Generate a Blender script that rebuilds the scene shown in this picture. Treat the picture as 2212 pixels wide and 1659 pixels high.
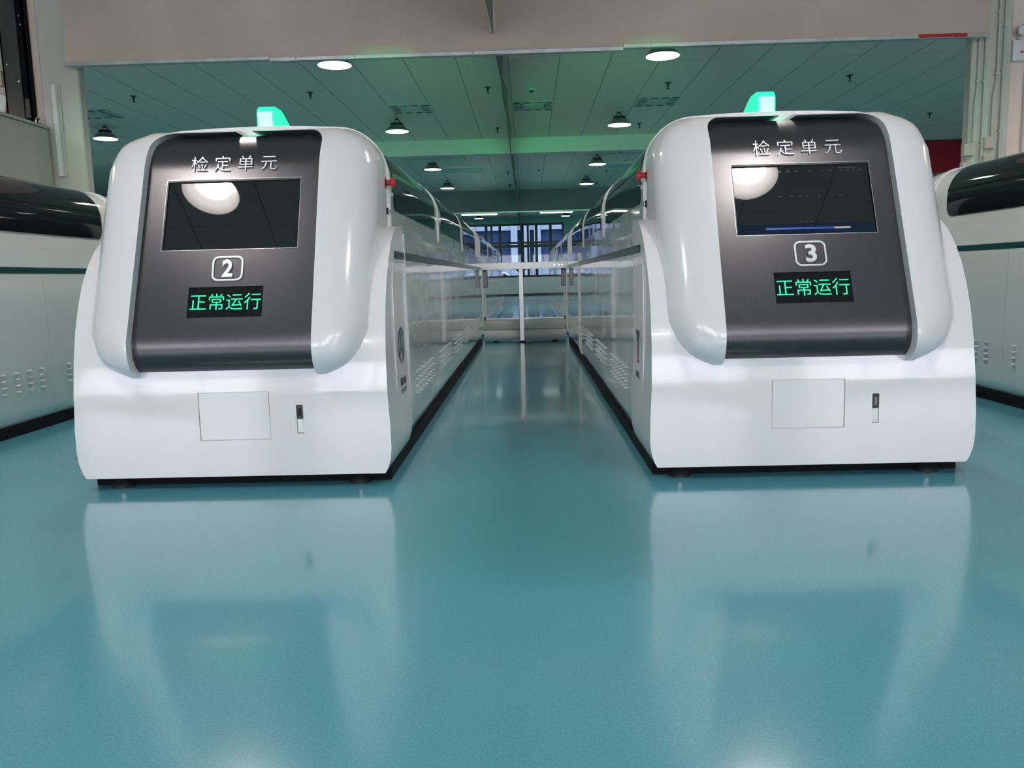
import bpy, bmesh, math, random
from mathutils import Vector, Matrix
random.seed(4)
S = bpy.context.scene
COL = S.collection
PI = math.pi
for o in list(bpy.data.objects): bpy.data.objects.remove(o)

# ------------------------------------------------------------------ camera
W_, H_, F_ = 2212, 1659, 1760.0
def cam_axes(vp=(1140, 597), slope=.0255):
    d = Vector((vp[0]-1106, 829.5-vp[1], -F_)).normalized()
    up = Vector((1, slope, 0)).cross(d).normalized()
    if up.y < 0: up = -up
    return d.cross(up), d, up
ax, ay, az = cam_axes()
cd = bpy.data.cameras.new('camera'); cam = bpy.data.objects.new('camera', cd); COL.objects.link(cam)
cd.sensor_width = 36; cd.lens = 36*F_/W_; cd.clip_start = .05; cd.clip_end = 400
m = Matrix((ax, ay, az)).to_4x4(); m.translation = Vector((0, 0, .9))
cam.matrix_world = m
S.camera = cam
S.view_settings.view_transform = 'Standard'; S.view_settings.look = 'None'
S.view_settings.gamma = 1; S.view_settings.use_curve_mapping = False
S.view_settings.exposure = 0.0
S.render.engine = 'CYCLES'
S.cycles.use_denoising = True
S.cycles.max_bounces = 8; S.cycles.diffuse_bounces = 5; S.cycles.glossy_bounces = 5
S.cycles.sample_clamp_indirect = 8
S.cycles.caustics_reflective = False; S.cycles.caustics_refractive = False

# ------------------------------------------------------------------ world (daylight outside the windows)
wd = bpy.data.worlds.new('sky'); S.world = wd; wd.use_nodes = True
bgn = wd.node_tree.nodes['Background']
bgn.inputs[0].default_value = (.92, .90, 1, 1); bgn.inputs[1].default_value = 8.0

LAMP_E = 350.0       # strength of the bay lamps
LAMP_C = (1.0, .92, .86)
BEACON_W = 620       # green light each beacon throws over the hall

def portal(loc, sx, sz, rot):
    l = bpy.data.lights.new('daylight_portal', 'AREA'); l.shape = 'RECTANGLE'; l.size = sx; l.size_y = sz
    l.cycles.is_portal = True
    o = bpy.data.objects.new('daylight_portal', l); o.location = loc; o.rotation_euler = rot; COL.objects.link(o)
for x in (-6.5, -2.2, 2.2, 6.5): portal((x, -7.2, 2.0), 3.4, 2.4, (PI/2, 0, PI))

# ------------------------------------------------------------------ materials
def srgb(r, g, b):
    f = lambda c: (c/255/12.92) if c/255 <= .04045 else ((c/255+.055)/1.055)**2.4
    return (f(r), f(g), f(b), 1)
def mat(name, col, rough=.5, metal=0, spec=.5, coat=0, emit=None, estr=0, noise=None, bump=None, trans=0):
    """noise = (scale, amount, tint) varies the colour a little, bump = (scale, strength, distance)."""
    mt = bpy.data.materials.new(name); mt.use_nodes = True
    nt = mt.node_tree; b = nt.nodes['Principled BSDF']
    c = col if len(col) == 4 else (*col, 1)
    b.inputs['Base Color'].default_value = c
    b.inputs['Roughness'].default_value = rough; b.inputs['Metallic'].default_value = metal
    b.inputs['Specular IOR Level'].default_value = spec
    b.inputs['Coat Weight'].default_value = coat; b.inputs['Coat Roughness'].default_value = .04
    b.inputs['Transmission Weight'].default_value = trans
    if emit: b.inputs['Emission Color'].default_value = (*emit[:3], 1); b.inputs['Emission Strength'].default_value = estr
    tc = nt.nodes.new('ShaderNodeTexCoord')
    if noise:
        n = nt.nodes.new('ShaderNodeTexNoise'); n.inputs['Scale'].default_value = noise[0]; n.inputs['Detail'].default_value = 5
        nt.links.new(tc.outputs['Object'], n.inputs['Vector'])
        mr = nt.nodes.new('ShaderNodeMapRange'); mr.inputs[1].default_value = .3; mr.inputs[2].default_value = .7
        mr.inputs[3].default_value = 1-noise[1]; mr.inputs[4].default_value = 1+noise[1]
        nt.links.new(n.outputs['Fac'], mr.inputs[0])
        mx = nt.nodes.new('ShaderNodeVectorMath'); mx.operation = 'SCALE'; mx.inputs[0].default_value = c[:3]
        nt.links.new(mr.outputs[0], mx.inputs['Scale']); nt.links.new(mx.outputs[0], b.inputs['Base Color'])
    if bump:
        n = nt.nodes.new('ShaderNodeTexNoise'); n.inputs['Scale'].default_value = bump[0]; n.inputs['Detail'].default_value = bump[3] if len(bump) > 3 else 2
        nt.links.new(tc.outputs['Object'], n.inputs['Vector'])
        bp = nt.nodes.new('ShaderNodeBump'); bp.inputs['Strength'].default_value = bump[1]; bp.inputs['Distance'].default_value = bump[2]
        nt.links.new(n.outputs['Fac'], bp.inputs['Height']); nt.links.new(bp.outputs[0], b.inputs['Normal'])
    return mt

M = {}
M['white'] = mat('white_gloss_paint', (.745, .72, .72), .16, coat=.35, noise=(1.5, .015), bump=(2.2, .12, .02, 0))
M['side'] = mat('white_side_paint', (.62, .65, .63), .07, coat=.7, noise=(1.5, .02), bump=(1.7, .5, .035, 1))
M['trim'] = mat('satin_white_trim', (.80, .80, .79), .3, noise=(3, .02))
M['panel'] = mat('anthracite_metallic_paint', (.090, .086, .094), .27, metal=.75, spec=.5, noise=(220, .10), bump=(6, .05, .01, 3))
M['pocket'] = mat('dark_recess', (.02, .02, .022), .5, noise=(4, .1))
M['glass'] = mat('black_screen_glass', (.012, .012, .013), .015, spec=.6, noise=(3, .1))
M['window'] = mat('dark_tinted_acrylic', (.008, .010, .012), .04, spec=.5, noise=(2, .2), bump=(1.5, .2, .02, 1))
M['green'] = mat('dark_green_stripe', (.004, .045, .046), .28, spec=.3, noise=(3, .1))
M['silver'] = mat('silver_lettering', (.72, .72, .72), .28, metal=.55, noise=(5, .03))
M['rubber'] = mat('black_rubber', (.012, .012, .013), .55, noise=(9, .2))
M['black'] = mat('black_plastic', (.012, .012, .013), .35, noise=(9, .2))
M['chrome'] = mat('polished_steel', (.62, .63, .64), .18, metal=1, noise=(9, .05))
M['alu'] = mat('anodised_aluminium', (.62, .63, .62), .35, metal=.6, noise=(9, .05))
M['red'] = mat('red_plastic', (.52, .02, .03), .3, noise=(9, .05))
M['orange'] = mat('orange_plastic', (.6, .16, .05), .4, noise=(9, .05))
M['plinth'] = mat('black_plinth', (.006, .007, .008), .6, spec=.08, noise=(4, .2))
M['beacon'] = mat('green_beacon_lens', (.02, .5, .2), .2, emit=(.02, 1.0, .40), estr=1.35, noise=(5, .05))
M['beaconhot'] = mat('green_beacon_hot_spot', (.1, .6, .4), .2, emit=(.42, 1.0, .80), estr=1.3, noise=(5, .05))
M['led'] = mat('led_green', (0, .2, .1), .4, emit=(.01, .95, .38), estr=1.25)
M['ledboard'] = mat('led_board', (.008, .009, .010), .7, spec=.1, noise=(60, .3))
M['ui_blue'] = mat('screen_blue', (.0, .0, .02), .2, emit=(.02, .09, .45), estr=.9)
M['ui_dim'] = mat('screen_navy', (.002, .003, .008), .015, emit=(.004, .012, .05), estr=.35, noise=(3, .1))
M['ui_white'] = mat('screen_white', (.02, .02, .02), .1, emit=(.7, .7, .7), estr=.55)
M['ui_grey'] = mat('screen_grey_rows', (.02, .02, .02), .1, emit=(.5, .5, .5), estr=.11)
M['ink'] = mat('dark_green_print', (.01, .035, .035), .3, noise=(9, .1))
M['inkgreen'] = mat('teal_print', (.01, .14, .13), .3, noise=(9, .1))
M['inkorange'] = mat('orange_print', (.62, .12, .04), .3, noise=(9, .1))
M['wall'] = mat('pale_wall_paint', (.60, .60, .55), .6, noise=(1.3, .04), bump=(30, .05, .005))
M['pinkwall'] = mat('warm_wall_paint', (.86, .71, .63), .6, noise=(1.3, .04), bump=(30, .05, .005))
M['column'] = mat('pale_green_column_paint', (.58, .57, .50), .55, noise=(1.3, .05), bump=(30, .05, .005))
M['backwall'] = mat('pale_teal_wall_paint', (.46, .60, .60), .6, noise=(1, .04))
M['beam'] = mat('white_beam_paint', (.70, .76, .72), .5, noise=(1, .03))
M['curtain'] = mat('taupe_smoke_fabric', (.62, .49, .41), .85, noise=(1.1, .10), bump=(1.0, .6, .12, 2))
M['darkcurtain'] = mat('slate_smoke_fabric', (.22, .20, .25), .85, noise=(1.1, .08), bump=(.8, .4, .1, 2))
M['sheet'] = mat('grey_green_smoke_fabric', (.26, .30, .27), .8, noise=(1.1, .08), bump=(1.2, .5, .1, 2))
M['galv'] = mat('galvanised_strip', (.55, .57, .54), .35, metal=.5, noise=(6, .15))
M['steel'] = mat('dark_painted_steel', (.045, .043, .042), .45, noise=(6, .15))
M['cabinet'] = mat('grey_enamel', (.44, .48, .43), .4, noise=(2, .03))
M['conduit'] = mat('white_conduit', (.55, .57, .52), .4, noise=(4, .04))
M['box'] = mat('beige_junction_box', (.52, .47, .39), .45, noise=(4, .04))
M['shade'] = mat('grey_lamp_shade', (.22, .23, .23), .4, metal=.3, noise=(5, .05))
M['shadein'] = mat('white_reflector_glow', (.9, .9, .9), .3, emit=LAMP_C, estr=1.6)  # lamplight on the lining is put in as its own emission
M['lampglow'] = mat('lamp_diffuser', (.9, .9, .9), .4, emit=LAMP_C, estr=LAMP_E)
M['lampglow_near'] = mat('lamp_diffuser_dimmed', (.9, .9, .9), .4, emit=LAMP_C, estr=LAMP_E*.6)
M['tube'] = mat('tube_lamp_glow', (.9, .9, .9), .4, emit=(1, .97, .92), estr=6)
M['banner'] = mat('red_banner_cloth', (.45, .012, .025), .7, noise=(2, .1))
M['frame'] = mat('black_window_frame', (.012, .013, .015), .4, noise=(5, .1))
M['vent'] = mat('vent_white', (.62, .64, .60), .5, noise=(4, .03))
M['ventdark'] = mat('vent_slot', (.05, .06, .055), .6, noise=(4, .1))
M['trough'] = mat('light_grey_trough', (.62, .62, .60), .35, noise=(4, .04))
M['pale'] = mat('pale_facade', (.26, .29, .34), .7, noise=(1, .05))
M['blueglass'] = mat('blue_facade_glass', (.022, .040, .085), .6, spec=.05, noise=(.6, .3))
M['pave'] = mat('street_asphalt', (.13, .13, .14), .8, noise=(.7, .2))
M['car_white'] = mat('white_car_paint', (.7, .7, .7), .2, coat=.5, noise=(1, .02))
M['car_glass'] = mat('car_glass', (.02, .025, .03), .05, noise=(1, .1))

def glass_mat():
    mt = bpy.data.materials.new('clear_window_glass'); mt.use_nodes = True; nt = mt.node_tree
    b = nt.nodes['Principled BSDF']; nt.nodes.remove(b)
    o = nt.nodes['Material Output']; t = nt.nodes.new('ShaderNodeBsdfTransparent'); t.inputs[0].default_value = (.55, .63, .70, 1)
    g = nt.nodes.new('ShaderNodeBsdfGlossy'); g.inputs['Roughness'].default_value = .02
    f = nt.nodes.new('ShaderNodeFresnel'); f.inputs[0].default_value = 1.45
    mx = nt.nodes.new('ShaderNodeMixShader')
    nt.links.new(f.outputs[0], mx.inputs[0]); nt.links.new(t.outputs[0], mx.inputs[1]); nt.links.new(g.outputs[0], mx.inputs[2])
    nt.links.new(mx.outputs[0], o.inputs[0]); return mt
M['clear'] = glass_mat()

def floor_mat():
    mt = bpy.data.materials.new('teal_epoxy_floor'); mt.use_nodes = True; nt = mt.node_tree
    b = nt.nodes['Principled BSDF']; tc = nt.nodes.new('ShaderNodeTexCoord')
    n1 = nt.nodes.new('ShaderNodeTexNoise'); n1.inputs['Scale'].default_value = .7; n1.inputs['Detail'].default_value = 4
    n2 = nt.nodes.new('ShaderNodeTexNoise'); n2.inputs['Scale'].default_value = 170; n2.inputs['Detail'].default_value = 3
    for n in (n1, n2): nt.links.new(tc.outputs['Object'], n.inputs['Vector'])
    m1 = nt.nodes.new('ShaderNodeMix'); m1.data_type = 'RGBA'
    m1.inputs[6].default_value = (.092, .330, .415, 1); m1.inputs[7].default_value = (.104, .355, .435, 1)
    nt.links.new(n1.outputs['Fac'], m1.inputs[0])
    m2 = nt.nodes.new('ShaderNodeMix'); m2.data_type = 'RGBA'; m2.blend_type = 'MULTIPLY'; m2.inputs[0].default_value = 1
    cr = nt.nodes.new('ShaderNodeMapRange'); cr.inputs[1].default_value = .3; cr.inputs[2].default_value = .7; cr.inputs[3].default_value = .88; cr.inputs[4].default_value = 1.1
    nt.links.new(n2.outputs['Fac'], cr.inputs[0]); nt.links.new(m1.outputs[2], m2.inputs[6]); nt.links.new(cr.outputs[0], m2.inputs[7])
    nt.links.new(m2.outputs[2], b.inputs['Base Color'])
    b.inputs['Roughness'].default_value = .17
    b.inputs['Specular IOR Level'].default_value = .75
    b.inputs['Coat Weight'].default_value = .4; b.inputs['Coat Roughness'].default_value = .06
    bp = nt.nodes.new('ShaderNodeBump'); bp.inputs['Strength'].default_value = .06; bp.inputs['Distance'].default_value = .002
    n3 = nt.nodes.new('ShaderNodeTexNoise'); n3.inputs['Scale'].default_value = 60
    nt.links.new(tc.outputs['Object'], n3.inputs['Vector']); nt.links.new(n3.outputs['Fac'], bp.inputs['Height'])
    nt.links.new(bp.outputs[0], b.inputs['Normal'])
    return mt
M['floor'] = floor_mat()

def ceiling_mat():
    """metal ceiling panels 0.67 x 1.25 m with dark joints"""
    mt = bpy.data.materials.new('metal_ceiling_panels'); mt.use_nodes = True; nt = mt.node_tree
    b = nt.nodes['Principled BSDF']; tc = nt.nodes.new('ShaderNodeTexCoord'); sp = nt.nodes.new('ShaderNodeSeparateXYZ')
    nt.links.new(tc.outputs['Object'], sp.inputs[0])
    def joint(out, period, off, w):
        a = nt.nodes.new('ShaderNodeMath'); a.operation = 'ADD'; a.inputs[1].default_value = off + 200*period
        d = nt.nodes.new('ShaderNodeMath'); d.operation = 'DIVIDE'; d.inputs[1].default_value = period
        f = nt.nodes.new('ShaderNodeMath'); f.operation = 'FRACT'
        c = nt.nodes.new('ShaderNodeMath'); c.operation = 'LESS_THAN'; c.inputs[1].default_value = w/period
        nt.links.new(sp.outputs[out], a.inputs[0]); nt.links.new(a.outputs[0], d.inputs[0]); nt.links.new(d.outputs[0], f.inputs[0]); nt.links.new(f.outputs[0], c.inputs[0])
        return c
    jx = joint('X', .672, .2, .012); jy = joint('Y', 1.25, -.2+.08, .010)
    s1 = nt.nodes.new('ShaderNodeMath'); s1.operation = 'MULTIPLY'; s1.inputs[1].default_value = .35; nt.links.new(jy.outputs[0], s1.inputs[0])
    mxm = nt.nodes.new('ShaderNodeMath'); mxm.operation = 'MAXIMUM'; nt.links.new(jx.outputs[0], mxm.inputs[0]); nt.links.new(s1.outputs[0], mxm.inputs[1])
    mx = nt.nodes.new('ShaderNodeMix'); mx.data_type = 'RGBA'; mx.inputs[6].default_value = (.93, .79, .69, 1); mx.inputs[7].default_value = (.22, .22, .20, 1)
    nt.links.new(mxm.outputs[0], mx.inputs[0]); nt.links.new(mx.outputs[2], b.inputs['Base Color'])
    b.inputs['Roughness'].default_value = .42
    return mt
M['ceiling'] = ceiling_mat()

# ------------------------------------------------------------------ mesh helpers
def shade(me, ang=35):
    bm = bmesh.new(); bm.from_mesh(me)
    bmesh.ops.recalc_face_normals(bm, faces=bm.faces)
    for f in bm.faces: f.smooth = True
    for e in bm.edges:
        if len(e.link_faces) == 2 and e.calc_face_angle(0) > math.radians(ang): e.smooth = False
    bm.to_mesh(me); bm.free()
def obj(name, bm, material, parent=None, loc=None, ang=35):
    me = bpy.data.meshes.new(name)
    if isinstance(bm, bpy.types.Mesh): me = bm; me.name = name
    else: bm.to_mesh(me); bm.free()
    shade(me, ang)
    me.materials.clear(); me.materials.append(M[material] if isinstance(material, str) else material)
    o = bpy.data.objects.new(name, me); COL.objects.link(o)
    if parent: o.parent = parent
    if loc: o.location = loc
    return o
def tag(o, label, cat, group=None, kind=None):
    o['label'] = label; o['category'] = cat
    if group: o['group'] = group
    if kind: o['kind'] = kind
    return o
def thing(name, label, cat, loc=(0, 0, 0), group=None):
    o = bpy.data.objects.new(name, None); COL.objects.link(o); o.location = loc; o.empty_display_size = .2
    return tag(o, label, cat, group)
def struct(name, bm, material, label=None):
    o = obj(name, bm, material); o['kind'] = 'structure'
    if label: o['label'] = label
    return o
def dup(root, loc, label=None, group=None):
    r = root.copy(); COL.objects.link(r); r.location = loc
    if label: r['label'] = label
    if group: r['group'] = group
    for ch in list(root.children):
        c = ch.copy(); COL.objects.link(c); c.parent = r
        for g in list(ch.children):
            d = g.copy(); COL.objects.link(d); d.parent = c
    return r
def BM(): return bmesh.new()
def add_box(bm, x0, x1, y0, y1, z0, z1, bevel=0, seg=2):
    v = [bm.verts.new(p) for p in ((x0,y0,z0),(x1,y0,z0),(x1,y1,z0),(x0,y1,z0),(x0,y0,z1),(x1,y0,z1),(x1,y1,z1),(x0,y1,z1))]
    fs = [bm.faces.new([v[i] for i in q]) for q in ((3,2,1,0),(4,5,6,7),(0,1,5,4),(1,2,6,5),(2,3,7,6),(3,0,4,7))]
    if bevel:
        es = list({e for f in fs for e in f.edges})
        bmesh.ops.bevel(bm, geom=es, offset=bevel, segments=seg, profile=.5, affect='EDGES')
    return bm
def box(x0, x1, y0, y1, z0, z1, bevel=0, seg=2): return add_box(BM(), x0, x1, y0, y1, z0, z1, bevel, seg)
def add_prism(bm, pts, a, b, axis='Y'):
    """closed outline pts extruded from a to b. axis Y: pts=(x,z); axis X: pts=(y,z); axis Z: pts=(x,y)"""
    f = {'Y': lambda p, t: (p[0], t, p[1]), 'X': lambda p, t: (t, p[0], p[1]), 'Z': lambda p, t: (p[0], p[1], t)}[axis]
    A = [bm.verts.new(f(p, a)) for p in pts]; B = [bm.verts.new(f(p, b)) for p in pts]; n = len(pts)
    bm.faces.new(A); bm.faces.new(B[::-1])
    for i in range(n): bm.faces.new((A[i], B[i], B[(i+1) % n], A[(i+1) % n]))
    return bm
def prism(pts, a, b, axis='Y'): return add_prism(BM(), pts, a, b, axis)
def add_lathe(bm, prof, seg=24, mtx=None, cap=True):
    """prof = (r, z) from one end to the other"""
    rings = []
    for r, z in prof:
        ring = []
        for k in range(seg):
            p = Vector((r*math.cos(2*PI*k/seg), r*math.sin(2*PI*k/seg), z))
            ring.append(bm.verts.new(mtx @ p if mtx else p))
        rings.append(ring)
    for a, b in zip(rings, rings[1:]):
        for k in range(seg): bm.faces.new((a[k], a[(k+1) % seg], b[(k+1) % seg], b[k]))
    if cap: bm.faces.new(rings[0][::-1]); bm.faces.new(rings[-1])
    return bm
def add_tube(bm, pts, r, seg=10, cap=True):
    pts = [Vector(p) for p in pts]; rings = []
    for i, p in enumerate(pts):
        t = (pts[min(i+1, len(pts)-1)]-pts[max(i-1, 0)]).normalized()
        u = t.cross(Vector((0, 0, 1)) if abs(t.z) < .9 else Vector((1, 0, 0))).normalized(); w = t.cross(u)
        rings.append([bm.verts.new(p+u*r*math.cos(2*PI*k/seg)+w*r*math.sin(2*PI*k/seg)) for k in range(seg)])
    for a, b in zip(rings, rings[1:]):
        for k in range(seg): bm.faces.new((a[k], a[(k+1) % seg], b[(k+1) % seg], b[k]))
    if cap: bm.faces.new(rings[0]); bm.faces.new(rings[-1][::-1])
    return bm
def rrect(w, h, r, n=6, cx=0, cy=0, top_only=False):
    pts = []
    for (sx, sy, a0) in ((1, 1, 0), (-1, 1, 90), (-1, -1, 180), (1, -1, 270)):
        if top_only and sy < 0: pts.append((cx+sx*w/2, cy+sy*h/2)); continue
        for k in range(n+1):
            a = math.radians(a0+90*k/n); pts.append((cx+sx*(w/2-r)+r*math.cos(a), cy+sy*(h/2-r)+r*math.sin(a)))
    return pts
def boolean(o, cutters, op='DIFFERENCE'):
    """apply exact booleans with temporary cutter meshes"""
    tmp = []
    for bm in cutters:
        bmesh.ops.recalc_face_normals(bm, faces=bm.faces)
        me = bpy.data.meshes.new('tmp'); bm.to_mesh(me); bm.free()
        c = bpy.data.objects.new('tmp', me); COL.objects.link(c); c.parent = o.parent; c.location = o.location; tmp.append(c)
        md = o.modifiers.new('b', 'BOOLEAN'); md.operation = op; md.solver = 'EXACT'; md.object = c
    bpy.context.view_layer.update()
    dg = bpy.context.evaluated_depsgraph_get()
    me = bpy.data.meshes.new_from_object(o.evaluated_get(dg)); nm = o.data.name
    o.modifiers.clear(); old = o.data; o.data = me; bpy.data.meshes.remove(old); me.name = nm
    for c in tmp:
        d = c.data; bpy.data.objects.remove(c); bpy.data.meshes.remove(d)
    shade(o.data)
    return o
def text_mesh(body, w, h, depth, mtx, bold=0):
    cu = bpy.data.curves.new('t', 'FONT'); cu.body = body; cu.size = 1; cu.extrude = .02; cu.offset = bold; cu.resolution_u = 4
    t = bpy.data.objects.new('t', cu); COL.objects.link(t); bpy.context.view_layer.update()
    me = bpy.data.meshes.new_from_object(t.evaluated_get(bpy.context.evaluated_depsgraph_get()))
    bpy.data.objects.remove(t); bpy.data.curves.remove(cu)
    xs = [v.co.x for v in me.vertices]; ys = [v.co.y for v in me.vertices]
    sx = w/(max(xs)-min(xs)); sy = h/(max(ys)-min(ys)); cx = (max(xs)+min(xs))/2; cy = (max(ys)+min(ys))/2
    for v in me.vertices: v.co = mtx @ Vector(((v.co.x-cx)*sx, (v.co.y-cy)*sy, (v.co.z+.02)/.04*depth))
    return me
def merge_meshes(mes):
    bm = BM()
    for me in mes: bm.from_mesh(me)
    return bm

# ------------------------------------------------------------------ the hall shell
XL, XR, YN, YF, ZC = -13.0, 13.0, -7.3, 39.0, 3.7
struct('floor', box(XL-.2, XR+.2, YN-.2, YF+.2, -.12, 0), 'floor')
struct('ceiling', box(XL-.2, XR+.2, YN-.2, YF+.2, ZC, ZC+.12), 'ceiling')
struct('wall_left', box(XL-.2, XL, YN, YF, 0, ZC), 'wall')
struct('wall_right', box(XR, XR+.2, YN, YF, 0, ZC), 'wall')
# near wall behind the camera, with four daylight openings
bm = BM(); add_box(bm, XL, XR, YN-.2, YN, 0, .8); add_box(bm, XL, XR, YN-.2, YN, 3.2, ZC)
edges = [XL, -8.2, -4.8, -3.9, -.5, .5, 3.9, 4.8, 8.2, XR]
for i in range(0, 10, 2): add_box(bm, edges[i], edges[i+1], YN-.2, YN, .8, 3.2)
struct('wall_near', bm, 'wall')
for k, x in enumerate((-6.5, -2.2, 2.2, 6.5)):
    bm = BM(); add_box(bm, x-1.7, x+1.7, YN-.12, YN-.06, .8, .87); add_box(bm, x-1.7, x+1.7, YN-.12, YN-.06, 3.13, 3.2)
    for q in (-1.7, -.6, .55, 1.63): add_box(bm, x+q, x+q+.07, YN-.12, YN-.06, .87, 3.13)
    f = struct('window_%d' % (k+2), bm, 'frame')
# far wall with the street window
WX0, WX1, WZ0, WZ1 = -2.78, 1.75, .87, 3.37
bm = BM(); add_box(bm, XL, WX0, YF, YF+.2, 0, ZC); add_box(bm, WX1, XR, YF, YF+.2, 0, ZC)
add_box(bm, WX0, WX1, YF, YF+.2, 0, WZ0); add_box(bm, WX0, WX1, YF, YF+.2, WZ1, ZC)
struct('wall_far', bm, 'backwall')
bm = BM()
for x, w in ((WX0, .1), (-1.98, .13), (-1.72, .1), (-1.33, .12), (-.30, .16), (.0, .10), (.38, .13), (1.05, .13), (WX1-.1, .1)): add_box(bm, x, x+w, YF+.02, YF+.12, WZ0, WZ1)
for z, h in ((WZ0, .09), (2.26, .13), (2.43, .1), (WZ1-.09, .09)): add_box(bm, WX0, WX1, YF+.01, YF+.13, z, z+h)
w1 = struct('window_1', bm, 'frame')
g = obj('pane', box(WX0+.02, WX1-.02, YF+.06, YF+.07, WZ0+.02, WZ1-.02), 'clear', w1)
struct('baseboard_far', box(XL, XR, YF-.03, YF, 0, .09), 'steel')
# cross walls either side of the opening between the two columns
struct('wall_cross_left', box(XL, -4.66, 8.22, 8.42, 0, ZC), 'pinkwall')
struct('wall_cross_right', box(4.60, XR, 8.22, 8.42, 0, ZC), 'pinkwall')
c = obj('column', box(-4.66, -4.29, 8.1, 8.22, 0, ZC, .01, 1), 'column'); c['kind'] = 'structure'; tag(c, 'pale green column behind the left machine, with a short white trunking on its face', 'column', None, 'structure')
c = obj('column', box(4.23, 4.60, 8.1, 8.22, 0, ZC, .01, 1), 'column'); tag(c, 'pale grey column at the right, with conduits and small boxes on it', 'column', None, 'structure')
# downstand beam across the hall
struct('trim_1', box(XL, XR, 17.1, 17.35, 3.40, ZC), 'beam', 'pale downstand beam across the ceiling, tinted green')

# smoke curtains
def cloth_strip(p0, p1, z0, z1, nx, nz, amp, seedv, thick=.012):
    """hanging sheet from p0 to p1 with soft vertical folds"""
    r = random.Random(seedv); ph = [(r.uniform(0, 6.28), r.uniform(.6, 4.0), r.uniform(.3, 1)) for _ in range(6)]
    d = (Vector(p1)-Vector(p0)); L = d.length; d.normalize(); n = Vector((-d.y, d.x, 0))
    bm = BM(); sides = []
    for s in (0, 1):
        rows = []
        for j in range(nz+1):
            t = j/nz; row = []
            for i in range(nx+1):
                u = i/nx*L
                k = sum(a*math.sin(f*u+p+(1-t)*1.2*a) for p, f, a in ph)/3*amp*(.35+.65*t)
                q = Vector(p0)+d*u+n*(k+s*thick)
                row.append(bm.verts.new((q.x, q.y, z0+(z1-z0)*t)))
            rows.append(row)
        sides.append(rows)
    for s, rows in enumerate(sides):
        for j in range(nz):
            for i in range(nx):
                q = (rows[j][i], rows[j][i+1], rows[j+1][i+1], rows[j+1][i]); bm.faces.new(q if s else q[::-1])
    A, B = sides
    for j in range(nz):
        bm.faces.new((A[j][0], B[j][0], B[j+1][0], A[j+1][0])); bm.faces.new((A[j][nx], A[j+1][nx], B[j+1][nx], B[j][nx]))
    for i in range(nx):
        bm.faces.new((A[0][i], A[0][i+1], B[0][i+1], B[0][i])); bm.faces.new((A[nz][i], B[nz][i], B[nz][i+1], A[nz][i+1]))
    return bm
t = thing('smoke_curtain', 'wide taupe fabric smoke curtain hanging across the top of the picture', 'curtain', (0, 7.9, 2.97))
obj('fabric', cloth_strip((-4.29, 0, 0), (4.25, 0, 0), 0, ZC-2.975, 90, 8, .035, 3), 'curtain', t)
for a, b, dz in ((-4.30, -2.36, -.006), (-2.36, .93, -.02), (.93, 4.26, .0)):
    rail = obj('bottom_rail', box(a, b, -.03, .035, dz-.005, dz+.03, .003, 1), 'galv', t)
    for k in range(int((b-a)/.55)): obj('rivet', add_lathe(BM(), [(.008, 0), (.008, .004), (.003, .007)], 8, Matrix.Translation((a+.25+k*.55, -.03, dz+.014)) @ Matrix.Rotation(PI/2, 4, 'X')), 'chrome', rail)
obj('red_strip', box(3.62, 4.06, -.036, -.03, 0, .03), 'red', t)  # red strip along the front of the right-hand rail
t = thing('smoke_curtain', 'dark slate smoke curtain hanging across the far part of the hall', 'curtain', (0, 27, 2.99))
obj('fabric', cloth_strip((XL+.02, 0, 0), (XR-.02, 0, 0), 0, ZC-2.995, 120, 4, .03, 5), 'darkcurtain', t)
obj('bottom_rail', box(XL+.02, XR-.02, -.03, .035, -.02, .02), 'galv', t)
for i, (y0, y1, z0, lab) in enumerate(((5.0, 7.84, 3.12, 'thin grey fabric strip hung lengthwise from the ceiling in front of the taupe curtain'),
                        (7.96, 17.08, 3.28, 'thin grey fabric strip hung lengthwise between the taupe curtain and the pale beam'),
                        (17.38, 26.9, 3.18, 'thin grey fabric strip hung lengthwise from the ceiling beyond the pale beam'),
                        (27.08, 38.9, 3.0, 'thin grey fabric strip hung lengthwise beyond the dark slate curtain'))):
    t = thing('smoke_curtain', lab, 'curtain', (-.27, y0, z0))
    obj('fabric', cloth_strip((0, 0, 0), (0, y1-y0, 0), 0, ZC-z0-.005, 40, 4, .03, 11+i), 'sheet', t)

# ------------------------------------------------------------------ the machines
SC, ZB = 1.045, .0388            # machines are built at 1:1.045 about a base lifted by ZB, then set to real size
def to_size(T):
    T.location = (T.location.x*SC, T.location.y*SC, (T.location.z-ZB)*SC); T.scale = (SC, SC, SC)
YO = 3.6                         # depth of a machine's own origin
HWB, HWH = .65, .59              # half widths of lower body and hood
TAN = math.tan(math.radians(22))
P0 = Vector((0, 3.52, 1.197))    # middle of the screen on the tilted front
def panel_mtx(u=0, v=0, w=0):
    ex = Vector((1, 0, 0)); a = math.radians(22); ey = Vector((0, math.sin(a), math.cos(a))); ez = Vector((0, -math.cos(a), math.sin(a)))
    mt = Matrix((ex, ey, ez)).transposed().to_4x4(); mt.translation = P0+ex*u+ey*v+ez*w
    return mt
def xform(bm, mtx): bmesh.ops.transform(bm, matrix=mtx, verts=bm.verts); return bm
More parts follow.
